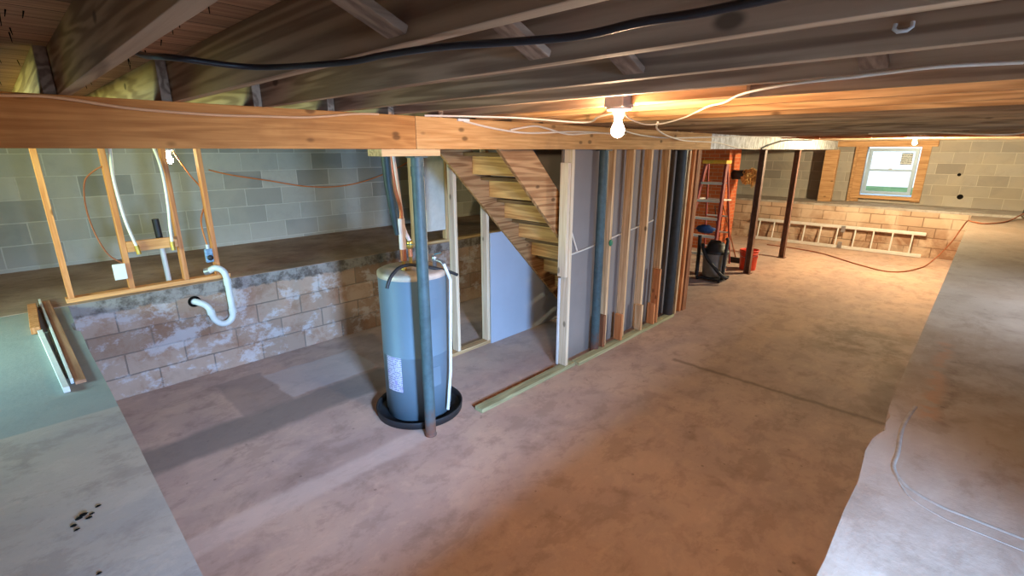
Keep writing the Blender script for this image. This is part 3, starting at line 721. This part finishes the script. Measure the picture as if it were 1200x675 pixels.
# ------------------------------------------------------------------ back ledge framing with white panel
o = MB().box(3.45, 5.30, 5.10, 5.19, .90, .938).build('ledge_plate', w_platex, loc=(4.4,5.14,.9), bevel=.003); tag(o, 'wood plate on the back ledge behind the heater and stairs', 'plate')
stud(3.545, 5.145, .94, 2.29, w_stud, 'stud on the back ledge left of the white panel')
stud(4.05, 5.145, .94, 2.29, w_stud, 'stud on the back ledge right of the white panel')
o = MB().box(3.74, 4.045, 5.11, 5.13, 1.07, 2.29).build('white_panel', m_whitepaint, loc=(3.9,5.12,1.07), bevel=.002); tag(o, 'white painted panel hung between studs on the back ledge', 'panel')
o = MB().tube([(3.70,5.12,1.35),(3.70,5.12,2.29)], .03, 14).build('waste_stack', m_black, loc=(3.7,5.12,1.35)); tag(o, 'black pipe beside the white panel on the back ledge', 'pipe')

# ------------------------------------------------------------------ left stud frame with plumbing
o = MB().box(.195, 1.40, 5.155, 5.245, .90, .938).build('bottom_plate', w_plateo, loc=(.8,5.2,.9), bevel=.003); tag(o, 'orange-lit wood plate along the back ledge edge under the four left studs', 'plate')
for i, (x, lab) in enumerate([(.212, 'yellow-lit stud on the left ledge, leftmost of four'), (.612, 'orange stud left of the crossboard, second of four'), (1.02, 'orange stud right of the crossboard, third of four'), (1.287, 'orange stud beside the white drain trap, rightmost of four')]):
    stud(x, 5.2, .94, JZ-.001, w_stud_o, lab)
o = MB().box(.652, 1.018, 5.15, 5.188, 1.255, 1.345).build('cross_board', w_red if False else w_plateo, loc=(.83,5.17,1.255), bevel=.003); tag(o, 'short orange crossboard between the second and third studs holding the water pipes', 'board')
root = empty('water_pipe', (.70, 5.13, 1.25), 'curved white plastic water pipe left of the pair, ending at the crossboard', 'pipe')
MB().tube([(.70,5.22,2.30),(.69,5.20,2.12),(.662,5.13,1.90),(.665,5.12,1.70),(.68,5.12,1.50),(.715,5.125,1.30)], .012, 12, smoothpath=6).build('tubing', m_pex, root)
MB().tube([(.715,5.125,1.31),(.722,5.125,1.235)], .018, 14).build('shutoff_valve', m_brass, root)
root = empty('water_pipe', (.99, 5.13, 1.25), 'curved white plastic water pipe along the third stud, ending at the crossboard', 'pipe')
MB().tube([(.93,5.24,2.30),(.985,5.20,2.11),(1.0,5.13,1.90),(.992,5.12,1.62),(.978,5.12,1.45),(.972,5.125,1.30)], .012, 12, smoothpath=6).build('tubing', m_pex, root)
MB().tube([(.972,5.125,1.31),(.972,5.125,1.235)], .018, 14).build('shutoff_valve', m_brass, root)
root = empty('drain_riser', (.92, 5.30, .90), 'upright pale drain pipe with a black top behind the crossboard', 'pipe')
MB().tube([(.925,5.30,.901),(.918,5.30,1.30)], .022, 16).build('pipe_body', m_pvc, root)
MB().tube([(.918,5.30,1.30),(.912,5.30,1.50)], .027, 16).build('black_fitting', m_black, root)
root = empty('electrical_box', (.57, 5.14, 1.04), 'square white electrical box on the left side of the second stud', 'electrical box')
MB().box(.53, .610, 5.135, 5.19, 1.045, 1.165).build('box_body', m_whitepaint, root, bevel=.004)
MB().box(.524, .612, 5.127, 5.134, 1.038, 1.172).build('cover_plate', m_socket, root, bevel=.003)
o = MB().tube([(.60,5.16,1.17),(.52,5.17,1.26),(.47,5.2,1.45),(.46,5.25,1.66),(.49,5.25,1.85),(.57,5.22,1.94),(.625,5.16,1.97)], .006, 8, smoothpath=6).build('wire_loop', m_cord_b, loc=(.5,5.2,1.17)); tag(o, 'thin brown wire looping up from the white electrical box', 'wire')
root = empty('power_outlet', (1.25, 5.13, 1.09), 'small blue and white hanging socket with a round black face by the fourth stud', 'outlet')
MB().box(1.205, 1.270, 5.10, 5.135, 1.08, 1.21).build('housing', plain('blue_white_housing', L((120,150,180)), .4, var=.3, sc_=40), root, bevel=.008)
MB().lathe([(.0001,0),(.024,0),(.026,-.006),(.024,-.014),(.0001,-.014)], (1.240,5.10,1.125), 20, 'y').build('socket_face', m_black, root)
MB().tube([(1.235,5.11,1.21),(1.235,5.11,1.25)], .014, 10).build('plug', m_pvc, root)
o = MB().tube([(1.20,5.60,2.10),(1.235,5.60,2.02),(1.30,5.55,1.86),(1.36,5.5,1.74),(1.34,5.36,1.62),(1.24,5.2,1.45),(1.235,5.11,1.24)], .007, 8, smoothpath=6).build('extension_lead', m_cord_o, loc=(1.24,5.11,1.24)); tag(o, 'orange cord hanging from the back bulb to the small socket', 'cord')
o = MB().tube([(1.80,6.80,1.86),(2.05,6.84,1.79),(2.5,6.86,1.70),(3.0,6.86,1.60),(3.5,6.86,1.58),(4.0,6.86,1.66),(4.6,6.86,1.86),(4.95,6.86,2.08),(5.0,6.86,2.30)], .008, 8, smoothpath=6).build('slack_cord', m_cord_o, loc=(3.2,6.86,1.6)); tag(o, 'slack tan cord drooping across the back block wall', 'cord')
# drain trap
root = empty('drain_trap', (1.2, 5.0, .5), 'white plastic drain trap curving down over the block wall', 'drain pipe')
MB().tube([(1.215,5.10,1.005),(1.26,5.06,1.03),(1.305,5.03,1.0),(1.325,5.02,.93),(1.33,5.02,.75),(1.330,5.02,.60),(1.318,5.02,.535),(1.275,5.015,.498),(1.215,5.01,.503),(1.165,5.01,.56),(1.148,5.015,.64),(1.12,5.03,.70),(1.07,5.06,.735),(1.04,5.10,.745)], .029, 18, smoothpath=5).build('pipe_body', m_pvc, root)
MB().tube([(1.327,5.02,.92),(1.329,5.02,.86)], .034, 18).build('coupling', m_pvc, root)
MB().tube([(1.330,5.02,.62),(1.331,5.02,.575)], .034, 18).build('coupling', m_pvc, root)
MB().tube([(1.146,5.015,.655),(1.150,5.012,.61)], .034, 18).build('coupling', m_pvc, root)
MB().tube([(1.215,5.10,1.003),(1.18,5.12,.995)], .033, 18).build('end_fitting', m_galv, root)
o = MB().lathe([(.03,0),(.05,.001),(.052,.006),(.03,.008)], (1.045,5.070,.745), 24, 'y').build('pipe_sleeve', m_hole, loc=(1.045,5.07,.745)); tag(o, 'dark ragged hole ring in the block wall around the drain', 'hole')

# boards lying on the left ledge
def lying(a, b, w, tk, mat, lab, z=.901, nm='loose_board'):
    A = Vector((a[0], a[1], z+tk/2)); B = Vector((b[0], b[1], z+tk/2))
    o = MB().bar(A, B, w, tk).build(nm, mat, loc=(A+B)/2-Vector((0,0,tk/2)), bevel=.002); tag(o, lab, 'board'); return o
lying((.083,5.30), (.098,3.27), .045, .02, w_trim, 'reddish-brown trim board lying on the left ledge, nearest the edge')
lying((.048,5.36), (.066,3.30), .014, .03, m_whitepaint, 'narrow white painted strip beside the reddish-brown board')
lying((.0345,5.20), (.0520,3.40), .007, .022, w_dark, 'dark strip lying between the two white strips on the left ledge')
lying((.001,4.40), (.036,3.19), .026, .03, m_whitepaint, 'white painted board in the stack on the left ledge, furthest from the edge')
lying((-.003,5.16), (-.018,4.42), .05, .045, w_stud_o, 'short thick tan wood offcut at the top of the stack on the left ledge', z=.903)
# debris on left ledge
for i, (x, y, s_) in enumerate([(.02,2.02,.012),(-.02,2.0,.02),(-.035,1.99,.016),(-.01,1.97,.012),(-.05,1.96,.014),(.0,1.99,.01),(-.045,1.93,.012),(-.02,1.66,.010)]):
    s_ *= .75
    m = MB(); c = Vector((x, y, .9+s_*.25)); vs = []
    ph = random.random()*6
    for (r, h) in ((.5,-.25),(1,-.1),(.8,.2)):
        for k in range(7):
            a = ph+2*PI*k/7; q = r*s_*random.uniform(.6,1.2); vs.append(c+Vector((q*math.cos(a), q*math.sin(a)*.6, h*s_)))
    fs = [tuple(range(7))[::-1], tuple(range(14,21))]+[(j*7+k, j*7+(k+1)%7, (j+1)*7+(k+1)%7, (j+1)*7+k) for j in range(2) for k in range(7)]
    m.add(vs, fs); o = m.build('debris_crumb', m_hole, loc=(x, y, .9)); tag(o, 'small dark crumb of debris on the near left ledge', 'debris', 'dark crumbs on the left ledge')

# ------------------------------------------------------------------ far area: chimney, ladder, vacuum, bucket, brooms
m = MB().box(10.5, 11.15, 3.89, 4.55, 0, CZ-.001)
ch = m.build('brick_chimney', [m_brick, m_brick2], loc=(10.8,4.2,0))
for p_ in ch.data.polygons:
    if abs(p_.normal.y) > .5: p_.material_index = 1
tag(ch, 'orange brick chimney behind the stepladder', 'chimney')
root = empty('flue_pipe', (10.8, 3.7, 1.6), 'black stub pipe stuffed with shaggy tan insulation sticking out of the chimney', 'pipe')
MB().lathe([(.0001,0),(.095,0),(.095,-.26),(.088,-.26),(.088,-.2),(.0001,-.2)], (10.8,3.888,1.60), 28, 'y').build('stub', m_black, root)
m = MB(); n1, n2 = 14, 18; vs = []; rr_ = random.Random(3)
for i in range(n1+1):
    for k in range(n2):
        th = PI*i/n1; a = 2*PI*k/n2; q = .15*rr_.uniform(.72, 1.25)
        vs.append((10.8+q*math.sin(th)*math.cos(a)*.8, 3.55-q*math.cos(th)*1.0, 1.585+q*math.sin(th)*math.sin(a)*1.05-(.03 if i > 7 else 0)))
fs = [(i*n2+k, i*n2+(k+1) % n2, (i+1)*n2+(k+1) % n2, (i+1)*n2+k) for i in range(n1) for k in range(n2)]
m.add(vs, fs)
for i in range(60):
    a = rr_.uniform(0, 2*PI); b_ = rr_.uniform(-1, 1); dv = Vector((math.cos(a)*math.sqrt(1-b_*b_), -abs(math.sin(a)*math.sqrt(1-b_*b_)), b_))
    c = Vector((10.8,3.55,1.58)); m.tube([c+dv*.10, c+dv*.17+Vector((0,0,-.01)), c+dv*.20+Vector((0,0,-.05))], [.012,.004], 5)
m.build('insulation_stuffing', m_tan, root)
# stepladder
root = empty('step_ladder', (8.75, 3.4, 0), 'oxblood red fibreglass stepladder with aluminium steps and yellow top', 'ladder')
LX = 8.95; ty = (3.33, 3.73); lz = 1.87
def rail(yt, yb, xb, xt=LX, mat=m_fibre, w=.042, d=.09): MB().bar((xb, yb, 0), (xt, yt, lz), w, d, up=(1,0,.0)).build('side_rail', mat, root, bevel=.003)
rail(3.35, 3.20, 8.45); rail(3.71, 3.80, 8.45)
rail(3.36, 3.26, 9.45, LX+.08, w=.025, d=.04); rail(3.70, 3.76, 9.45, LX+.08, w=.025, d=.04)
for i in range(1, 6):
    z = .305*i; f = z/lz; x = 8.45+(LX-8.45)*f; ya = 3.20+(3.35-3.20)*f; yb = 3.80+(3.71-3.80)*f
    st = MB().box(x-.05, x+.05, ya+.012, yb-.012, z-.02, z+.02).build('step', m_alu, root, bevel=.003)
    x2 = 9.45+(LX+.08-9.45)*f; ya = 3.26+(3.36-3.26)*f; yb = 3.76+(3.70-3.76)*f
    MB().bar((x2, ya, z), (x2, yb, z), .02, .025).build('rear_brace', m_alu, root)
MB().box(LX-.10, LX+.15, 3.315, 3.745, lz-.005, lz+.055).build('top_cap', m_yellow, root, bevel=.01)
MB().bar((8.62,3.22,.72), (8.62+.0,3.225,.72), .01, .01).build('spreader', m_alu, root) if False else None
for y in (3.30, 3.74): MB().bar((8.80,y,1.25), (9.24,y,1.22), .006, .025).build('spreader', m_alu, root)
o = MB()
vs = []; rr_ = random.Random(5)
for i in range(9):
    for k in range(16):
        th = PI*i/8; a = 2*PI*k/16; q = rr_.uniform(.8,1.15)
        vs.append((8.22+.09*q*math.sin(th)*math.cos(a), 3.30+.16*q*math.sin(th)*math.sin(a), .80+.07*q*math.cos(th)))
o.add(vs, [(i*16+k,(i+1)*16+k,(i+1)*16+(k+1)%16,i*16+(k+1)%16) for i in range(8) for k in range(16)], 0, True)
o = o.build('blue_jacket', m_blue, loc=(8.22,3.3,.75)); tag(o, 'crumpled blue cloth draped on the vacuum handle by the stepladder', 'cloth')
# shop vacuum
vx, vy = 8.05, 3.02
root = empty('shop_vacuum', (vx, vy, 0), 'grey wet-dry vacuum with black lid, frame and hose beside the stud wall end', 'vacuum cleaner')
MB().lathe([(.0001,.06),(.165,.06),(.178,.075),(.185,.25),(.195,.44),(.205,.445),(.205,.465),(.0001,.465)], (vx,vy,0), 40).build('drum', m_grey_pl, root)
MB().lathe([(.212,.455),(.215,.475),(.205,.51),(.15,.53),(.135,.60),(.11,.635),(.0001,.645)], (vx,vy,0), 40).build('motor_lid', m_black, root)
MB().box(vx-.22, vx+.19, vy-.21, vy+.21, .03, .062).build('dolly_base', m_black, root, bevel=.015)
for sx_, sy_ in ((-.19,-.18),(-.19,.18),(.16,-.18),(.16,.18)):
    MB().lathe([(.0001,-.013),(.028,-.013),(.032,0),(.028,.013),(.0001,.013)], (vx+sx_, vy+sy_, .031), 18, 'y').build('caster', m_black, root)
MB().tube([(vx-.16,vy-.21,.06),(vx-.16,vy-.215,.45),(vx-.15,vy-.23,.70),(vx-.12,vy-.20,.73)], .026, 12).build('frame_upright', m_black, root)
MB().tube([(vx-.16,vy+.215,.06),(vx-.15,vy+.22,.45),(vx-.15,vy+.23,.74)], .030, 12).build('frame_upright', m_black, root)
MB().tube([(vx-.16,vy+.16,.60),(vx-.22,vy+.12,.52),(vx-.25,vy+.02,.38),(vx-.25,vy-.10,.26),(vx-.24,vy-.22,.15),(vx-.20,vy-.30,.10)], .027, 14, smoothpath=5).build('hose', m_black, root)
MB().bar((vx-.05,vy-.08,.66),(vx-.05,vy+.08,.66),.03,.025).build('carry_handle', m_black, root)
MB().tube([(vx-.05,vy-.08,.63),(vx-.05,vy-.08,.66)], .012).build('handle_leg', m_black, root); MB().tube([(vx-.05,vy+.08,.63),(vx-.05,vy+.08,.66)], .012).build('handle_leg', m_black, root)
# bucket
bx_, by_ = 9.20, 2.85
root = empty('plastic_bucket', (bx_, by_, 0), 'bright orange-red plastic bucket on the floor behind the first steel post', 'bucket')
MB().lathe([(.0001,.004),(.128,.004),(.132,.0),(.136,.01),(.150,.29),(.158,.292),(.158,.31),(.153,.312),(.158,.345),(.163,.347),(.163,.365),(.150,.368),(.148,.35),(.128,.02),(.0001,.015)], (bx_,by_,0), 40).build('bucket_body', m_red, root)
MB().tube([(bx_,by_-.165,.335),(bx_-.10,by_-.15,.28),(bx_-.165,by_-.0,.24),(bx_-.10,by_+.15,.28),(bx_,by_+.165,.335)], .004, 8, smoothpath=5).build('wire_handle', m_galv, root)
# brooms
def broom(base, top, lab, head=True, c=m_cord_b):
    root = empty('push_broom', base, lab, 'broom')
    b_ = Vector(base); t_ = Vector(top)
    MB().tube([b_+Vector((0,0,.05)), t_], .013, 12).build('handle', c, root)
    MB().bar(b_+Vector((0,-.16,.08)), b_+Vector((0,.14,.08)), .05, .035).build('broom_block', m_black, root, bevel=.004)
    MB().bar(b_+Vector((0,-.155,.03)), b_+Vector((0,.135,.03)), .055, .06).build('bristles', m_black, root)
broom((9.62,3.20,0), (10.48,3.98,1.22), 'broom with a dark red-brown handle leaning on the chimney, behind the bucket')
root = empty('mop', (9.62,3.52,0), 'dark-handled mop leaning beside the broom at the chimney', 'mop')
MB().tube([(9.62,3.52,.04),(10.48,4.06,.95)], .011, 12).build('handle', m_black, root)
MB().lathe([(.0001,0),(.09,0),(.07,.05),(.03,.09),(.0001,.1)], (9.62,3.52,0), 18).build('mop_head', m_grey_pl, root)
# long aluminium ladder on edge against the far wall
root = empty('extension_ladder', (12.7, 2.3, 0), 'long aluminium ladder lying on its edge along the far wall', 'ladder')
for (z, x) in ((.045, 12.62), (.475, 12.70)): MB().box(x-.013, x+.013, .66, 3.98, z-.035 if z < .1 else z-.032, z+.032).build('side_rail', m_alu, root, bevel=.003)
y = .86
while y < 3.95:
    MB().tube([(12.625,y,.08),(12.695,y,.44)], .0155, 12).build('rung', m_alu, root); y += .325
MB().box(12.58,12.60,2.02,2.10,.03,.16).build('rung_lock', m_galv, root, bevel=.003); MB().box(12.66,12.68,2.02,2.10,.36,.50).build('rung_lock', m_galv, root, bevel=.003)
# brown extension cord
o = MB().tube([(13.2,-.64,.97),(12.7,-.56,.96),(12.2,-.44,.915),(11.66,-.30,.915),(11.35,-.12,.915),(11.5,.03,.915),(11.8,.10,.89),(12.0,.16,.72),(12.0,.24,.476),(11.95,.37,.21),(11.75,.50,.03),(11.35,.60,.014),(10.9,.76,.013),(10.72,1.02,.013),(11.05,1.50,.013),(11.7,2.2,.013),(11.93,2.85,.013),(11.95,3.35,.013)], .011, 8, smoothpath=8).build('extension_lead', m_cord_b, loc=(11,.3,.01)); tag(o, 'brown extension cord running off the right ledge and across the far floor', 'cord')
root = empty('cord_reel', (13.35, -.68, .946), 'dark tangled plug end of the cord at the far right wall', 'plug')
MB().box(13.30,13.42,-.74,-.62,.946,1.02).build('plug_body', m_black, root, bevel=.01); MB().tube([(13.36,-.68,1.02),(13.34,-.70,1.10),(13.38,-.74,1.06)], .02, 10).build('plug_tail', m_galv, root)
# holes in far wall
for (y, z, r, lab) in ((.426,1.61,.028,'small dark drill hole in the far wall right of the window'), (.327,1.16,.045,'larger dark round hole low in the far wall right of the window')):
    o = MB().lathe([(.0001,-.004),(r,-.004),(r*1.15,0),(.0001,0.002)], (X1,y,z), 16, 'x').build('wall_hole', m_hole, loc=(X1,y,z)); tag(o, lab, 'hole')

# ------------------------------------------------------------------ cables
def cable(pts, r, mat, lab, nm='cable', n=8, sm=6):
    o = MB().tube(pts, r, n, smoothpath=sm).build(nm, mat, loc=pts[0]); tag(o, lab, 'cable'); return o
cable([(.274,1.62,2.37),(.276,1.42,2.305),(.31,1.28,2.285),(.46,1.25,2.28),(.55,1.02,2.275),(.58,.91,2.28),(.61,.76,2.28),(.65,.62,2.275),(.69,.51,2.275),(.70,.41,2.28),(.71,.32,2.28),(.72,.20,2.285)], .0065, m_cable_k, 'thick black cable strung under the joists across the top of the view')
cable([(-.6,2.612,2.29),(.0,2.612,2.285),(.2,2.612,2.29),(.45,2.612,2.262),(.75,2.612,2.252),(.95,2.612,2.255),(1.2,2.612,2.262),(1.45,2.612,2.29),(1.6,2.600,2.296)], .006, m_cable_t, 'white cable sagging along the face of the left beam')
cable([(1.85,2.50,2.296),(2.3,2.2,2.292),(2.7,1.95,2.27),(2.5,1.7,2.285),(2.25,1.40,2.29),(2.09,1.33,2.292)], .006, m_cable_w, 'white cable running along the beam top to the bulb box')
cable([(2.25,2.612,2.285),(2.5,2.612,2.25),(2.8,2.61,2.225),(3.05,2.612,2.228),(3.4,2.61,2.245),(3.8,2.61,2.25),(4.2,2.612,2.235)], .007, m_cable_w, 'white cable drooping on the beam left of the bulb')
cable([(2.7,2.608,2.24),(2.95,2.606,2.275),(3.1,2.604,2.265),(3.4,2.604,2.225),(3.8,2.604,2.245),(4.3,2.604,2.245)], .007, m_cable_w, 'second white cable crossing over the drooping one on the beam')
o = MB().box(2.20,2.30,2.604,2.619,2.283,2.299).build('cable_staple', m_whitepaint, loc=(2.25,2.61,2.283)); tag(o, 'white clip holding the cables on the beam', 'clip')
cable([(2.10,1.30,2.285),(2.5,1.50,2.27),(2.9,1.62,2.255),(3.0,1.55,2.262),(2.77,1.31,2.275),(2.45,1.08,2.285),(2.26,.95,2.288),(2.14,.84,2.288),(1.83,.66,2.285),(1.66,.47,2.285),(1.61,.30,2.285),(1.60,.23,2.287),(1.57,.13,2.287),(1.62,-.01,2.287)], .0045, m_cable_w, 'white cable looping from the bulb box and along a joist to the right edge')
cable([(2.95,1.56,2.265),(3.6,1.9,2.25),(4.4,2.2,2.22),(5.6,2.58,2.20),(6.6,2.62,2.19),(7.4,2.62,2.125),(8.4,2.62,2.12),(9.0,2.62,2.21),(10.0,2.62,2.29)], .007, m_cable_w, 'cable sagging from the loop across the whitewashed beam')
cable([(2.4,1.5,2.27),(3.2,1.95,2.235),(4.0,2.2,2.215),(5.0,2.4,2.22),(6.5,2.3,2.26),(8.5,2.2,2.288)], .006, m_cable_w, 'lower white cable to the right of the bulb')
cable([(8.3,2.61,2.12),(8.8,2.61,2.19),(9.6,2.61,2.26),(11.2,2.61,2.285)], .010, m_cable_k, 'black cable curving up the whitewashed beam')
cable([(7.2,1.1,2.285),(7.0,.55,2.285),(6.8,.1,2.25),(6.9,-.1,2.25),(7.2,-.25,2.285)], .008, m_cable_w, 'white cable loop hanging at the far right joists')
o = MB().tube([(8.85,2.5,2.285),(8.8,1.2,2.284),(8.7,0,2.285),(8.6,-1.7,2.285)], .011, 10).build('copper_pipe', m_copper, loc=(8.8,1,2.28)); tag(o, 'long copper pipe running under the far joists', 'pipe')
for yy, lab in ((1.95,'nearest the whitewashed beam'), (1.3,'left of the far bulb'), (.9,'right of the far bulb')):
    o = MB().tube([(8.8,yy,2.284),(8.8,yy+.07,2.284)], .02, 10).build('pipe_coupling', m_copper, loc=(8.8,yy,2.284)); tag(o, 'copper pipe coupling ' + lab, 'coupling')
root = empty('cable_clip', (1.365, .115, 2.29), 'white horseshoe cable clip on a joist near the top right', 'clip')
xx = jx[8]-JW/2-.006
MB().tube([(xx,.196,2.350),(xx-.003,.197,2.340),(xx-.004,.190,2.334),(xx-.004,.174,2.334),(xx-.003,.167,2.340),(xx,.168,2.350)], .004, 8).build('clip_body', m_pvc, root)

# ------------------------------------------------------------------ colour management
sc.view_settings.view_transform = 'Standard'; sc.view_settings.look = 'None'; sc.view_settings.gamma = 1; sc.view_settings.use_curve_mapping = False
sc.view_settings.exposure = 0.0
sc.cycles.max_bounces = 12; sc.cycles.diffuse_bounces = 7; sc.cycles.glossy_bounces = 3; sc.cycles.transparent_max_bounces = 8
sc.cycles.sample_clamp_indirect = 6
for o in bpy.data.objects:
    if '_o' in o.keys(): del o['_o']
